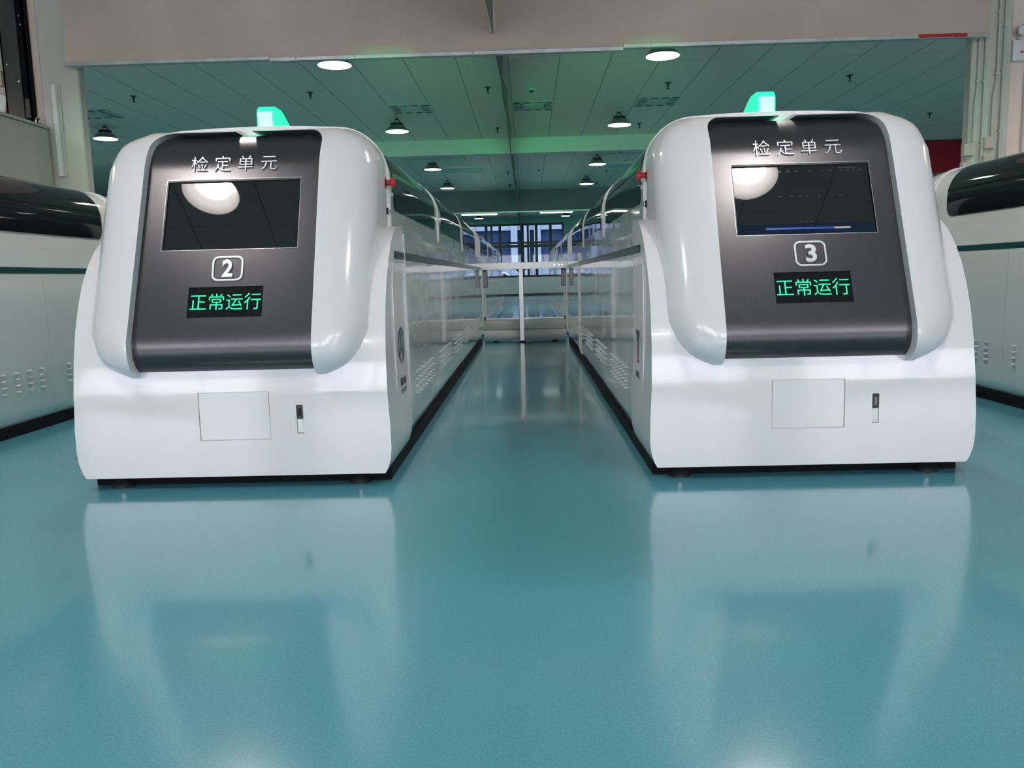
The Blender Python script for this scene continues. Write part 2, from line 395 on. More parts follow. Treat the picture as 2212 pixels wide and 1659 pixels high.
def hood_section(off=0, zmin=1.15, n=9, crown=.012):
    r = .22+off; hx = .37; zc = 1.385; pts = [(-(HWH+off), zmin), (-(HWH+off), (zmin+zc)/2)]
    for k in range(n+1): a = PI-PI/2*k/n; pts.append((-hx+r*math.cos(a), zc+r*math.sin(a)))
    for x in (-.2, 0, .2): pts.append((x, zc+r+crown*(1-(x/.37)**2)))
    for k in range(n+1): a = PI/2-PI/2*k/n; pts.append((hx+r*math.cos(a), zc+r*math.sin(a)))
    return pts+[((HWH+off), (zmin+zc)/2), ((HWH+off), zmin)]
def window_mesh(y0, y1, zmin=1.245, off=.005, rc=.07):
    sec = hood_section(off, zmin, 10); sub = []
    # extra stations near the two lower corners so they round off
    zs = [zmin+rc*(1-math.cos(PI/2*k/6)) for k in range(7)]
    left = [(-(HWH+off), z) for z in zs]; mid = [p for p in sec if p[1] > zs[-1]+.005]; right = [((HWH+off), z) for z in zs[::-1]]
    sub = left+mid+right
    bm = BM(); lay = []
    for d in (0, -.012):
        rows = []
        for (x, z) in sub:
            ins = 0
            if z < zmin+rc-1e-6 and abs(x) > HWH-.01: q = (zmin+rc-z)/rc; ins = rc*(1-math.sqrt(max(0, 1-q*q)))
            nx_, nz_ = (x, 0) if abs(x) > .37 and z < 1.385 else ((x-math.copysign(.37, x)) if abs(x) > .37 else 0, z-1.385)
            l = math.hypot(nx_, nz_) or 1
            rows.append([bm.verts.new((x+nx_/l*d, y, z+nz_/l*d)) for y in (y0+ins, y0+ins+.05, y1-ins-.05, y1-ins)])
        lay.append(rows)
    for s, rows in enumerate(lay):
        for a, b in zip(rows, rows[1:]):
            for k in range(3):
                q = (a[k], a[k+1], b[k+1], b[k]); bm.faces.new(q if s else q[::-1])
    A, B = lay
    for i in range(len(sub)-1):
        bm.faces.new((A[i][0], A[i+1][0], B[i+1][0], B[i][0])); bm.faces.new((A[i][3], B[i][3], B[i+1][3], A[i+1][3]))
    for i in (0, len(sub)-1):
        for k in range(3): bm.faces.new((A[i][k], A[i][k+1], B[i][k+1], B[i][k]))
    return bm
SIDE = [(.580, .085), (.612, .096), (.636, .125), (.647, .175), (.651, .3), (.652, .55), (.650, .80), (.648, .993)]
def side_panel_mesh(sgn, y0, y1, louvres=True, ylv=None):
    bm = BM(); pts = [(sgn*x, z) for x, z in SIDE]+[(sgn*(x-.015), z) for x, z in SIDE[::-1]]
    add_prism(bm, pts, y0+.0015, y1-.0015, 'Y')
    if louvres:
        yc = (y0+y1)/2 if ylv is None else ylv
        for i in range(7):
            for j in range(4):
                cy = yc+(i-3)*.125; cz = .355+.037*(j-1.5); ring = []
                for kz in range(4):       # little pressed scoop: half-round, open side down
                    a = PI*.5*kz/3; hh = .009*math.cos(a); dx = .016*math.sin(a)
                    ring.append([bm.verts.new((sgn*(.651+dx*math.sin(PI*q/6)**.5), cy+(q-3)/3*(.027-.004*kz/3), cz+.009-hh if False else cz+.009*math.cos(a)-.004)) for q in range(7)])
                for a_, b_ in zip(ring, ring[1:]):
                    for q in range(6): bm.faces.new((a_[q], a_[q+1], b_[q+1], b_[q]))
                lo = [bm.verts.new((sgn*.650, v.co.y, cz-.006)) for v in ring[-1]]
                for q in range(6): bm.faces.new((ring[-1][q], ring[-1][q+1], lo[q+1], lo[q]))
    return bm
def strip(sgn, x0, x1, y0, y1, z0, z1):
    a, b = sorted((sgn*x0, sgn*x1)); return box(a, b, y0, y1, z0, z1, .002, 1)
def foot_parts(parent, x, y):
    f = obj('levelling_foot', add_lathe(BM(), [(.050, 0), (.050, .010), (.044, .018), (.024, .032), (.018, .035)], 24, Matrix.Translation((x, y, ZB))), 'rubber', parent, (0, -YO, 0))
    bm = add_lathe(BM(), [(.009, .030), (.009, .08)], 12, Matrix.Translation((x, y, ZB)))
    add_lathe(bm, [(.016, .036), (.016, .046)], 6, Matrix.Translation((x, y, ZB)))
    s = obj('threaded_stem', bm, 'chrome', f)
    return f
def emblem_globe(mtx):
    """round emblem: ticked ring, globe, leaf arcs"""
    ring = BM(); solid = BM(); R = .088
    n = 44
    for k in range(n):
        a0 = 2*PI*k/n; a1 = a0+2*PI/n*.62
        add_prism(ring, [(R*math.cos(a0), R*math.sin(a0)), (R*.9*math.cos(a0), R*.9*math.sin(a0)), (R*.9*math.cos(a1), R*.9*math.sin(a1)), (R*math.cos(a1), R*math.sin(a1))], 0, .001, 'Z')
    def arcband(bm, cx, cy, r0, r1, a0, a1, st=16):
        o = [(cx+r1*math.cos(math.radians(a0+(a1-a0)*k/st)), cy+r1*math.sin(math.radians(a0+(a1-a0)*k/st))) for k in range(st+1)]
        i = [(cx+r0*math.cos(math.radians(a0+(a1-a0)*k/st)), cy+r0*math.sin(math.radians(a0+(a1-a0)*k/st))) for k in range(st+1)]
        add_prism(bm, o+i[::-1], 0, .001, 'Z')
    arcband(ring, 0, 0, .074, .076, 0, 359, 40)
    arcband(ring, 0, 0, .056, .070, 195, 262); arcband(ring, 0, 0, .056, .070, 278, 345)
    arcband(ring, 0, .012, .044, .053, 200, 262); arcband(ring, 0, .012, .044, .053, 278, 340)
    add_prism(solid, [(.038*math.cos(2*PI*k/28), .022+.046*math.sin(2*PI*k/28)) for k in range(28)], 0, .001, 'Z')
    return xform(ring, mtx), xform(solid, mtx)

def pod_bmesh():
    hx, zlo, zhi, yf, r = .600, .515, 1.590, 3.475, .185
    bm = box(-hx, hx, yf, yf+1.5, zlo, zhi, r, 12)
    for z in (.74, .78, .815, .85): bmesh.ops.bisect_plane(bm, geom=bm.verts[:]+bm.edges[:]+bm.faces[:], plane_co=(0, 0, z), plane_no=(0, 0, 1))
    for x in (-.38, .38): bmesh.ops.bisect_plane(bm, geom=bm.verts[:]+bm.edges[:]+bm.faces[:], plane_co=(x, 0, 0), plane_no=(1, 0, 0))
    for v in bm.verts:
        if v.co.z < .85 and abs(v.co.x) > .38:       # fuller round at the foot of the side lobes
            k = .3*((.85-v.co.z)/.335)**3; v.co.x = math.copysign(.38+(abs(v.co.x)-.38)*(1-k), v.co.x)
        v.co.y += (v.co.z-1.197)*TAN
    bmesh.ops.bisect_plane(bm, geom=bm.verts[:]+bm.edges[:]+bm.faces[:], plane_co=(0, 3.955, 0), plane_no=(0, 1, 0), clear_outer=True)
    es = [e for e in bm.edges if e.is_boundary]
    bmesh.ops.contextual_create(bm, geom=es)
    return bm
def panel_profile():
    """side outline (y, z) of the dark front panel"""
    zlo, zhi, yf, r = .528, 1.570, 3.52, .175; f = lambda z: (z-1.197)*TAN; pts = []
    for k in range(15): a = PI/2*k/14; y, z = yf+r*(1-math.sin(a)), zlo+r*(1-math.cos(a)); pts.append((y+f(z), z))
    for k in range(1, 16): z = zlo+r+(zhi-zlo-2*r)*k/16; pts.append((yf+f(z), z))
    for k in range(15): a = PI/2*k/14; y, z = yf+r*(1-math.cos(a)), zhi-r*(1-math.sin(a)); pts.append((y+f(z), z))
    return pts+[(3.90, zhi), (3.90, zlo)]
COWL_YZ = [(3.348, .092), (3.346, .30), (3.350, .445), (3.372, .60), (3.402, .72), (3.440, .82), (3.488, .91), (3.548, .99), (3.62, 1.06), (3.70, 1.11), (3.79, 1.14), (3.90, 1.153), (3.97, 1.155), (3.97, .092)]
COWL_XZ = [(.636, .088), (.652, .115), (.664, .155), (.669, .20), (.668, .30), (.662, .42), (.658, .6), (.656, .8), (.660, 1.2)]

def make_machine(label, cx, number=None, inner=1, dx=0.0, y_end=10.70, seam0=3.97, mods=3, ridge_at=None, detail=True, head=True, feet=(-.54, .54), slot_plate=(.333, .392)):
    """inner = which side faces the middle aisle (+1 or -1)"""
    T = thing('meter_testing_machine', label, 'machine', (cx, YO, 0), 'white production line machines in parallel rows')
    L = (0, -YO, 0)
    # ---- lower front cowl
    bm = prism(COWL_YZ, -.70, .70, 'X'); cowl = obj('front_cowl', bm, 'white', T, L)
    sec = [(-x, z) for x, z in COWL_XZ]+[(x, z) for x, z in COWL_XZ[::-1]]
    boolean(cowl, [prism(sec, 3.2, 4.1, 'Y')], 'INTERSECT')
    if detail:
        d0, d1 = dx-.15, dx+.15
        boolean(cowl, [box(d0, d1, 3.30, 3.356, .247, .452), box(dx+.262, dx+.290, 3.30, 3.362, slot_plate[0]-.062, slot_plate[1])])
        obj('access_door', box(d0+.0025, d1-.0025, 3.3495, 3.356, .2495, .4495, .001, 1), 'white', T, L)
        sl = obj('card_slot', box(dx+.2635, dx+.2885, 3.351, 3.362, slot_plate[0], slot_plate[1]-.0015, .001, 1), 'black', T, L)
        sl['label'] = 'black slot'
        obj('slot_window', box(dx+.270, dx+.282, 3.3485, 3.352, slot_plate[0]+.012, slot_plate[1]-.016), 'glass', sl)
        obj('slot_cover', box(dx+.2635, dx+.2885, 3.350, 3.362, slot_plate[0]-.060, slot_plate[0]-.002, .001, 1), 'trim', T, L)
    # ---- head shell with the recess for the front panel
    pod = obj('head_shell', pod_bmesh(), 'white', T, L)
    cut = rrect(.754, 1.30, .075, 8, 0, 1.575-.65, top_only=True)
    boolean(pod, [prism(cut, 2.8, 3.93, 'Y')])
    boolean(pod, [prism(rrect(.075, .12, .02, 4, 0, 1.61), 3.3, 4.05, 'Y')])
    pan = obj('front_panel', prism(panel_profile(), -.3765, .3765, 'X'), 'panel', T, L, 25)
    cut1 = xform(add_box(BM(), -.290, .290, -.1635, .1635, -.016, .05), panel_mtx())
    cut2 = xform(add_box(BM(), -.156, .156, -.466, -.332, -.010, .05), panel_mtx())
    boolean(pan, [cut1, cut2]); shade(pan.data, 25)
    scr = obj('display_screen', xform(box(-.2895, .2895, -.163, .163, -.016, -.009), panel_mtx()), 'glass', T, L)
    lining = BM()
    add_box(lining, -.290, .290, .156, .1635, -.009, -.001); add_box(lining, -.290, -.285, -.1635, .1635, -.009, -.0015)
    obj('screen_gasket', xform(lining, panel_mtx()), 'black', scr)
    # fine bright rim round the screen opening
    rim = BM()
    for a in ((-.2912, .2912, .1635, .1647), (-.2912, .2912, -.1650, -.1635), (-.2912, -.290, -.1635, .1635), (.290, .2912, -.1635, .1635)): add_box(rim, a[0], a[1], a[2], a[3], -.001, .0012)
    obj('screen_rim', xform(rim, panel_mtx()), 'silver', pan)
    led = obj('led_display', xform(box(-.1555, .1555, -.4655, -.3325, -.010, -.004), panel_mtx()), 'ledboard', T, L)
    if detail:
        obj('led_text', text_mesh('正常运行', .296, .072, .0012, panel_mtx(0, -.397, -.004), -.007), 'led', led)
        obj('title_lettering', text_mesh('检 定 单 元', .372, .070, .008, panel_mtx(-.003, .236, 0), -.018), 'silver', T, L)
        ring = BM(); o_ = rrect(.130, .110, .026, 8); i_ = rrect(.116, .096, .020, 8); n = len(o_)
        vs = [[ring.verts.new((*p, z)) for p in q] for q, z in ((o_, 0), (o_, .006), (i_, .006), (i_, 0))]
        for a in range(4):
            for k in range(n): ring.faces.new((vs[a][k], vs[a][(k+1) % n], vs[(a+1) % 4][(k+1) % n], vs[(a+1) % 4][k]))
        fr = obj('number_frame', xform(ring, panel_mtx(.002, -.252, 0)), 'silver', T, L)
        fr['label'] = 'silver rounded frame around the number'
        obj('number', text_mesh(number, .045, .078, .010, panel_mtx(.003, -.253, 0), .028), 'silver', T, L)['label'] = 'silver numeral %s' % number
        if number == '3':      # this screen is on
            for nm, a, mt_, w in (('status_bar', (-.285, .285, -.158, -.112), 'ui_dim', -.0088), ('progress_track', (.118, .185, -.1375, -.1295), 'ui_white', -.0080), ('progress_bar', (-.165, .118, -.1375, -.1295), 'ui_blue', -.0078)):
                obj(nm, xform(box(a[0], a[1], a[2], a[3], w-.0006, w), panel_mtx()), mt_, scr)
            for y, xs in ((.128, (-.13, -.09, -.055, -.02, .035, .09, .125, .17, .195, .222, .248)), (.140, (.165, .180, .195, .21, .225)), (.012, (-.10, -.05, -.015, .015, .065, .12, .155)), (-.105, (-.02, 0, .02))):
                for x in xs:
                    obj('screen_caption', xform(box(x, x+.012, y, y+.0030, -.0088, -.0084), panel_mtx()), 'ui_grey', scr)
    # ---- beacon fin
    bx = .042
    prof = [(4.075, 1.610), (4.068, 1.68), (4.072, 1.730), (4.088, 1.750), (4.12, 1.757), (4.20, 1.754), (4.26, 1.742), (4.36, 1.695), (4.46, 1.650), (4.52, 1.620)]
    bm = prism(prof+[(4.52, 1.610)], -bx, bx, 'X')
    bmesh.ops.bevel(bm, geom=[e for e in bm.edges], offset=.006, segments=2, affect='EDGES', clamp_overlap=True)
    bc = obj('beacon_lamp', bm, 'beacon', T, L); bc['label'] = 'glowing green fin-shaped beacon'
    ld = bpy.data.lights.new('beacon_light', 'SPOT'); ld.energy = BEACON_W*(1 if number else .08); ld.color = (.03, 1, .30); ld.spot_size = math.radians(29); ld.spot_blend = .8; ld.shadow_soft_size = .03
    lo = bpy.data.objects.new('beacon_light', ld); COL.objects.link(lo); lo.parent = T; lo.location = (0, 4.50-YO, 1.82); lo.rotation_euler = (PI*.5+math.radians(7), 0, 0)
    obj('beacon_base', box(-.05, .05, 4.05, 4.54, 1.600, 1.622, .004, 1), 'trim', bc)
    obj('hot_spot', prism([(4.072, 1.64), (4.0655, 1.69), (4.0695, 1.725), (4.074, 1.725), (4.070, 1.69), (4.076, 1.64)], -.034, .034, 'X'), 'beaconhot', bc)  # bright hot spot of the beacon, added as a glowing piece
    obj('channel_glow', box(-.036, .036, 3.915, 3.952, 1.571, 1.588), 'beacon', T, L)  # beacon glow in the channel, put in as an emissive block
    # ---- arch trim behind the head
    arch = BM()
    for a, b, off in ((3.955, 3.975, .018), (3.975, 3.995, .010)):
        so, si = hood_section(off, 1.13), hood_section(-.03, 1.13)
        pts = [(x, z) for x, z in so]+[(x, z) for x, z in si[::-1]]
        add_prism(arch, pts, a, b, 'Y')
    obj('arch_trim', arch, 'trim', T, L, 40)
    # ---- hoods with tinted windows
    y_hood = 3.995; pitch = 2.235
    for k in range(mods):
        a, b = y_hood+k*pitch, min(y_hood+(k+1)*pitch, y_end)
        h = obj('hood', prism(hood_section(0, 1.155), a+.002, b-.002, 'Y'), 'side', T, L)
        obj('hood_window', window_mesh(a+.16, b-.27), 'window', h)
        rb = BM()
        for q0, off in ((b-.07, .006), (b-.03, .008)):
            so, si = hood_section(off, 1.16), hood_section(-.01, 1.16); add_prism(rb, so+si[::-1], q0, q0+.015, 'Y')
        obj('hood_rib', rb, 'trim', h, None, 40)
    # ---- lower body
    core = [(-x+.02 if True else x, z) for x, z in SIDE]+[(-.62, 1.150), (.62, 1.150)]+[(x-.02, z) for x, z in SIDE[::-1]]
    obj('inner_body', prism(core, 3.972, y_end, 'Y'), 'side', T, L)
    for s in (-1, 1):
        y = 3.972; n = 0; first = (5.30 if head and number else 5.08)
        while y < y_end-.3:
            e = first if n == 0 else min(y+1.125, y_end)
            if y_end-e < .35: e = y_end
            obj('side_panel', side_panel_mesh(s, y, e, True, (y+e)/2 if n else (y+.17+e)/2-.02), 'side', T, L)
            y = e; n += 1
        y = 3.972
        for k in range(mods):
            a, b = y+k*(y_end-y)/mods, y+(k+1)*(y_end-y)/mods
            obj('upper_side_panel', strip(s, .60, .648, a+.0015, b-.0015, 1.030, 1.150), 'side', T, L)
        st = obj('green_stripe', strip(s, .60, .6505, 3.975, y_end, .9935, 1.0295), 'green', T, L)
        cs = obj('green_stripe', strip(s, .62, .6635, 3.70, 3.968, .994, 1.029), 'green', T, L)
        # raised joint strip between cowl and body
        def ridge(yc, zt):
            pts = [(s*(x+.013), z) for x, z in SIDE[:-1]]+[(s*.662, zt)]+[(s*.64, zt)]+[(s*(x-.01), z) for x, z in SIDE[:-1][::-1]]
            o = obj('joint_strip', prism(pts, yc, yc+.035, 'Y'), 'trim', T, L)
        if s == inner and ridge_at: ridge(ridge_at, 1.12)
        # moulding line on the cowl side
        tp = [(s*.6605, 3.60, .30), (s*.660, 3.598, .45), (s*.659, 3.597, .70), (s*.659, 3.600, .88), (s*.660, 3.612, .94), (s*.660, 3.640, .972), (s*.660, 3.70, .984), (s*.660, 3.96, .984)]
        obj('cowl_moulding', add_tube(BM(), tp, .004, 8), 'white', T, L)
    # ---- plinth, feet
    obj('plinth', box(-.645, .645, 3.442, y_end-.02, ZB+.002, .10), 'plinth', T, L)  # black underframe, widened and brought forward to stand for the shade under the cowl
    for x in feet: foot_parts(T, x, 3.435)
    for yy in [4.9+2.25*k for k in range(int((y_end-4.9)/2.25)+1)]:
        for s in (-1, 1): foot_parts(T, s*.48, yy)
    # ---- stop button and key switch on the aisle side
    s = inner
    rot = Matrix.Rotation(s*PI/2, 4, 'Y')
    def on_side(y, z, x=.598): return Matrix.Translation((s*x, y, z)) @ rot
    es = obj('emergency_stop', add_lathe(BM(), [(.013, .008), (.013, .026), (.021, .030), (.0225, .038), (.021, .046), (.014, .049)], 24, on_side(3.90, 1.352)), 'red', T, L)
    es['label'] = 'red mushroom stop button'
    obj('button_collar', add_lathe(BM(), [(.016, -.004), (.016, .010)], 20, on_side(3.90, 1.352)), 'black', es)
    obj('button_plate', add_lathe(BM(), [(.030, -.004), (.030, .003)], 24, on_side(3.90, 1.352)), 'orange', es)
    ks = obj('key_switch', add_lathe(BM(), [(.0165, -.004), (.0165, .009), (.012, .012)], 20, on_side(3.90, 1.222)), 'black', T, L)
    obj('switch_bezel', add_lathe(BM(), [(.012, .009), (.0125, .017), (.0105, .019)], 20, on_side(3.90, 1.222)), 'chrome', ks)
    # ---- prints on the cowl side
    if detail:
        e1 = Vector((0, s, 0)); mt_ = Matrix((e1, Vector((0, 0, 1)), Vector((s, 0, 0)))).transposed().to_4x4()
        def pm(y, z, x=.6605): q = mt_.copy(); q.translation = Vector((s*x, y, z)); return q
        if number == '2':
            r_, g_ = emblem_globe(pm(3.785, .592, .6590))
            e = obj('round_emblem', r_, 'ink', T, L); obj('emblem_globe', g_, 'inkgreen', e)
            obj('side_lettering', merge_meshes([text_mesh('国家电网', .155, .040, .001, pm(3.785, .43, .6625), .004), text_mesh('STATE GRID', .150, .026, .001, pm(3.785, .385, .6635), .003)]), 'ink', T, L)
        else:
            gr = BM()
            add_prism(gr, [(.008, .085), (.045, .085), (.050, .055), (.026, .055), (.022, -.050), (.050, -.050), (.045, -.085), (.015, -.085), (.006, -.060), (.004, .060)], 0, .001, 'Z')
            add_prism(gr, [(-.008, .085), (-.045, .085), (-.050, .058), (-.026, .055), (-.014, .030), (-.005, .030)], 0, .001, 'Z')
            og = BM(); add_prism(og, [(-.014, .022), (-.004, .022), (-.004, -.070), (-.016, -.085), (-.050, -.085), (-.045, -.055), (-.022, -.055)], 0, .001, 'Z')
            # mirrored reading direction on this side is handled by the matrix
            e = obj('bracket_emblem', xform(gr, pm(3.79, .555, .6595)), 'ink', T, L); obj('emblem_bar', xform(og, pm(3.79, .555, .6595)), 'inkorange', e)
            obj('side_lettering', text_mesh('三晖电气', .13, .030, .001, pm(3.79, .435, .6625), 0), 'ink', T, L)
    to_size(T)
    return T

make_machine('white machine left of the aisle, numbered two, its screen blank and black', -1.257, '2', +1, +.014, feet=(-.523, .515), ridge_at=3.972, slot_plate=(.333, .392))
make_machine('white machine right of the aisle, numbered three, with a blue progress bar on its screen', 1.164, '3', -1, -.018, feet=(-.532, .516), ridge_at=8.2, slot_plate=(.326, .386))
make_machine('white machine cut off by the left edge of the photo', -3.68, None, +1, y_end=7.6, mods=2, detail=False)
make_machine('white machine cut off by the right edge of the photo', 3.58, None, -1, y_end=7.6, mods=2, detail=False)

# ------------------------------------------------------------------ second pair of rows beyond the link
def far_row(label, cx):
    y0, y1 = 11.7, 20.4
    T = thing('meter_testing_machine', label, 'machine', (cx, y0, 0), 'white production line machines in parallel rows')
    L = (0, -y0, 0)
    core = [(-(x-.02), z) for x, z in SIDE]+[(-.62, 1.150), (.62, 1.150)]+[(x-.02, z) for x, z in SIDE[::-1]]
    obj('inner_body', prism(core, y0+.01, y1-.01, 'Y'), 'side', T, L)
    n = 4; p = (y1-y0)/n
    for k in range(n):
        a, b = y0+k*p, y0+(k+1)*p
        h = obj('hood', prism(hood_section(0, 1.155), a+.01, b-.01, 'Y'), 'side', T, L)
        obj('hood_window', window_mesh(a+.16, b-.25), 'window', h)
        rb = BM(); so, si = hood_section(.012, 1.16), hood_section(-.01, 1.16); add_prism(rb, so+si[::-1], b-.07, b-.02, 'Y')
        obj('hood_rib', rb, 'trim', h, None, 40)
        for s in (-1, 1):
            obj('upper_side_panel', strip(s, .60, .648, a+.003, b-.003, 1.030, 1.150), 'side', T, L)
            obj('side_panel', side_panel_mesh(s, a, (a+b)/2), 'side', T, L); obj('side_panel', side_panel_mesh(s, (a+b)/2, b), 'side', T, L)
    obj('plinth', box(-.52, .52, y0+.05, y1-.05, ZB+.001, .10), 'plinth', T, L)
    to_size(T)
far_row('white machine row far behind the left front machine, left of the street window', -1.257)
far_row('white machine row far behind the right front machine, right of the street window', 1.164)

# link between the two rows: aluminium crossbeam on one post, conveyor trough below
YL = 10.74
T = thing('crossbeam', 'aluminium profile crossbeam joining the two machine rows, on one slim post', 'beam', (-.05, YL, 0))
def grooved(x0, x1, y0, y1, z0, z1, along='X'):
    bm = BM(); add_box(bm, x0, x1, y0, y1, z0, z1, .003, 1)
    if along == 'X':
        for f in (.24, .5, .76): zc = z0+(z1-z0)*f; add_box(bm, x0, x1, y0-.003, y0, zc-.010, zc+.010)
    else:
        for f in (.24, .5, .76): xc = x0+(x1-x0)*f; add_box(bm, xc-.006, xc+.006, y0-.003, y0, z0, z1)
    return bm
obj('rail', grooved(-.565, .575, 0, .045, .995, 1.085), 'alu', T)
obj('post', grooved(-.068, -.012, 0, .045, .062, .995, 'Z'), 'alu', T)
for s in (-1, 1):
    bm = prism([(-.04+s*.028, .995), (-.04+s*.028, .955), (-.04+s*.075, .995)], .005, .04, 'Y'); obj('gusset', bm, 'steel', T)
f = obj('levelling_foot', add_lathe(BM(), [(.045, 0), (.045, .008), (.02, .02), (.012, .024)], 20, Matrix.Translation((-.04, .022, ZB))), 'rubber', T)
obj('threaded_stem', add_lathe(BM(), [(.009, .02), (.009, .035)], 12, Matrix.Translation((-.04, .022, ZB))), 'chrome', f)
bm = BM()
for x in (.40, .46, .50): add_lathe(bm, [(.012, 0), (.012, .006)], 10, Matrix.Translation((x, -.003, 1.04)) @ Matrix.Rotation(PI/2, 4, 'X'))
obj('bolts', bm, 'chrome', T); to_size(T)
T = thing('conveyor_trough', 'low pale conveyor trough crossing the aisle floor between the machine rows', 'conveyor', (-.05, YL+.08, 0))
obj('upper_channel', box(-.55, .55, 0, .45, .205, .330, .006, 2), 'trough', T)
bm = BM(); pr = [(-.01, .20), (-.03, .16), (-.035, .11), (-.02, .075), (.0, .06), (.45, .06), (.45, .20)]; add_prism(bm, pr, -.55, .55, 'X')
obj('lower_guard', bm, 'trough', T)
obj('guide_rail', box(-.54, .54, .02, .05, .345, .356), 'alu', T)
for s in (-1, 1): obj('rail_bracket', box(s*.53-.012, s*.53+.012, .01, .06, .325, .375), 'black', T)
for s in (-1, 1): obj('support_foot', box(s*.40-.03, s*.40+.03, .2, .3, ZB, .065), 'steel', T)
to_size(T)
for x0, x1, lab in ((-.585, -.525, 'dark bracket hanging under the left end of the crossbeam'), (.435, .495, 'dark bracket hanging under the right end of the crossbeam')):
    t = thing('hanging_bracket', lab, 'bracket', ((x0+x1)/2, YL-.055, .77), 'brackets under the crossbeam')
    bm = box(-.030, .030, 0, .05, 0, .224, .003, 1); obj('bracket_box', bm, 'steel', t)
    obj('face_plate', box(-.026, .026, -.004, 0, .01, .20), 'shade', t); to_size(t)

# ------------------------------------------------------------------ ceiling lamps
def make_lamp(label, loc, R=.20, glow='lampglow'):
    t = thing('high_bay_lamp', label, 'ceiling lamp', loc, 'round high bay lamps under the ceiling')
    k = R/.2
    outer = [(R, 0), (R+.003, .004), (.165*k, .055), (.115*k, .100), (.090*k, .112)]
    inner = [(.088*k, .104), (.112*k, .094), (.160*k, .050), (R-.006, .004), (R, 0)]
    obj('reflector', add_lathe(BM(), outer, 40, cap=False), 'shade', t)
    obj('reflector_lining', add_lathe(BM(), inner, 40, cap=False), 'shadein', t)
    obj('diffuser', add_lathe(BM(), [(.12*k, .080), (.12*k, .086)], 40), glow, t)
    d = BM(); add_lathe(d, [(.085*k, .106), (.09*k, .112), (.09*k, .145), (.075*k, .15)], 28)
    for a in range(18):
        mt_ = Matrix.Rotation(2*PI*a/18, 4, 'Z')
        fin = box(.07*k, .105*k, -.003, .003, .110, .147); d2 = xform(fin, mt_); me = bpy.data.meshes.new('f'); d2.to_mesh(me); d2.free(); d.from_mesh(me); bpy.data.meshes.remove(me)
    obj('driver_housing', d, 'black', t)
    h = add_tube(BM(), [(-.04, 0, .145), (-.045, 0, .18), (-.02, 0, .20), (.02, 0, .20), (.045, 0, .18), (.04, 0, .145)], .007, 8)
    add_lathe(h, [(.035, .205), (.035, .2199)], 20); add_lathe(h, [(.008, .195), (.008, .21)], 8)
    obj('bracket', h, 'black', t)
    return t
ZL = 3.48
lamps = [  # x, y, label
 (-2.27, 10.20, 'ceiling lamp at upper left partly hidden by the curtain edge'),
 (1.68, 10.25, 'ceiling lamp at upper right partly hidden by the curtain edge'),
 (-2.24, 14.75, 'ceiling lamp just right of the beacon of the left front machine'),
 (1.66, 14.75, 'ceiling lamp just left of the rounded head of the right front machine'),
 (-7.36, 14.62, 'ceiling lamp at far left between the column and the left front machine'),
 (9.0, 14.75, 'unseen ceiling lamp added for light beyond the right column'),  # out of view, added to light the right side of the hall
 (-2.21, 19.9, 'ceiling lamp left of centre just beyond the pale downstand beam'),
 (1.70, 19.8, 'ceiling lamp right of centre just beyond the pale downstand beam'),
 (-2.27, 24.1, 'ceiling lamp left of centre nearest in front of the dark slate curtain'),
 (1.74, 23.9, 'ceiling lamp right of centre nearest in front of the dark slate curtain'),
 (-7.36, 10.2, 'unseen ceiling lamp added for light above the left row'), (6.9, 10.2, 'unseen ceiling lamp added for light above the right row'),  # out of view, both added to brighten the sides of the ceiling
 (11.6, 17.9, 'unseen ceiling lamp added for light at the far right side of the hall'), (-11.8, 16.0, 'unseen ceiling lamp added for light at the far left side of the hall'),  # unseen, added because the ceiling sides were too dark
 (-7.4, 22.0, 'unseen ceiling lamp added for light behind the left front machine'), (6.9, 22.0, 'unseen ceiling lamp added for light behind the right front machine'),  # hidden pair, put in for the light it gives
 (-2.1, 36.6, 'small distant ceiling lamp left above the street window'),
 (1.72, 36.4, 'small distant ceiling lamp right above the street window'),
 (-2.30, 5.8, 'ceiling lamp above the body of the left front machine'), (1.70, 5.8, 'ceiling lamp above the body of the right front machine'),
 (6.2, 6.0, 'unseen ceiling lamp added for light in the right bay'), (-6.2, 6.0, 'unseen ceiling lamp added for light in the left bay'),  # unseen pair, placed to brighten the cross walls
 (-2.3, -3.2, 'ceiling lamp behind the viewer on the left'), (1.75, -3.2, 'ceiling lamp behind the viewer on the right')]
proto = make_lamp(lamps[0][2], (lamps[0][0], lamps[0][1], ZL))
for x, y, lab in lamps[1:]: dup(proto, (x, y, ZL), lab)
make_lamp('large ceiling lamp mirrored in the screen of the left front machine', (-2.49, 1.92, ZL), .22, 'lampglow_near')
make_lamp('large ceiling lamp mirrored in the screen of the right front machine', (1.76, 1.91, ZL), .205, 'lampglow_near')
t = thing('tube_lamp', 'thin bright tube light under the dark slate curtain at left', 'lamp', (-2.05, 26.935, 2.925))
obj('glowing_tube', add_tube(BM(), [(-.05, 0, 0), (1.1, 0, 0)], .02, 10), 'tube', t); obj('tube_holder', box(-.08, 1.13, -.03, .03, .018, .06), 'galv', t)
t = thing('tube_lamp', 'thin bright tube light under the dark slate curtain at right', 'lamp', (.5, 26.935, 2.93))
obj('glowing_tube', add_tube(BM(), [(-.05, 0, 0), (1.0, 0, 0)], .014, 10), 'tube', t); obj('tube_holder', box(-.08, 1.03, -.03, .03, .012, .05), 'galv', t)

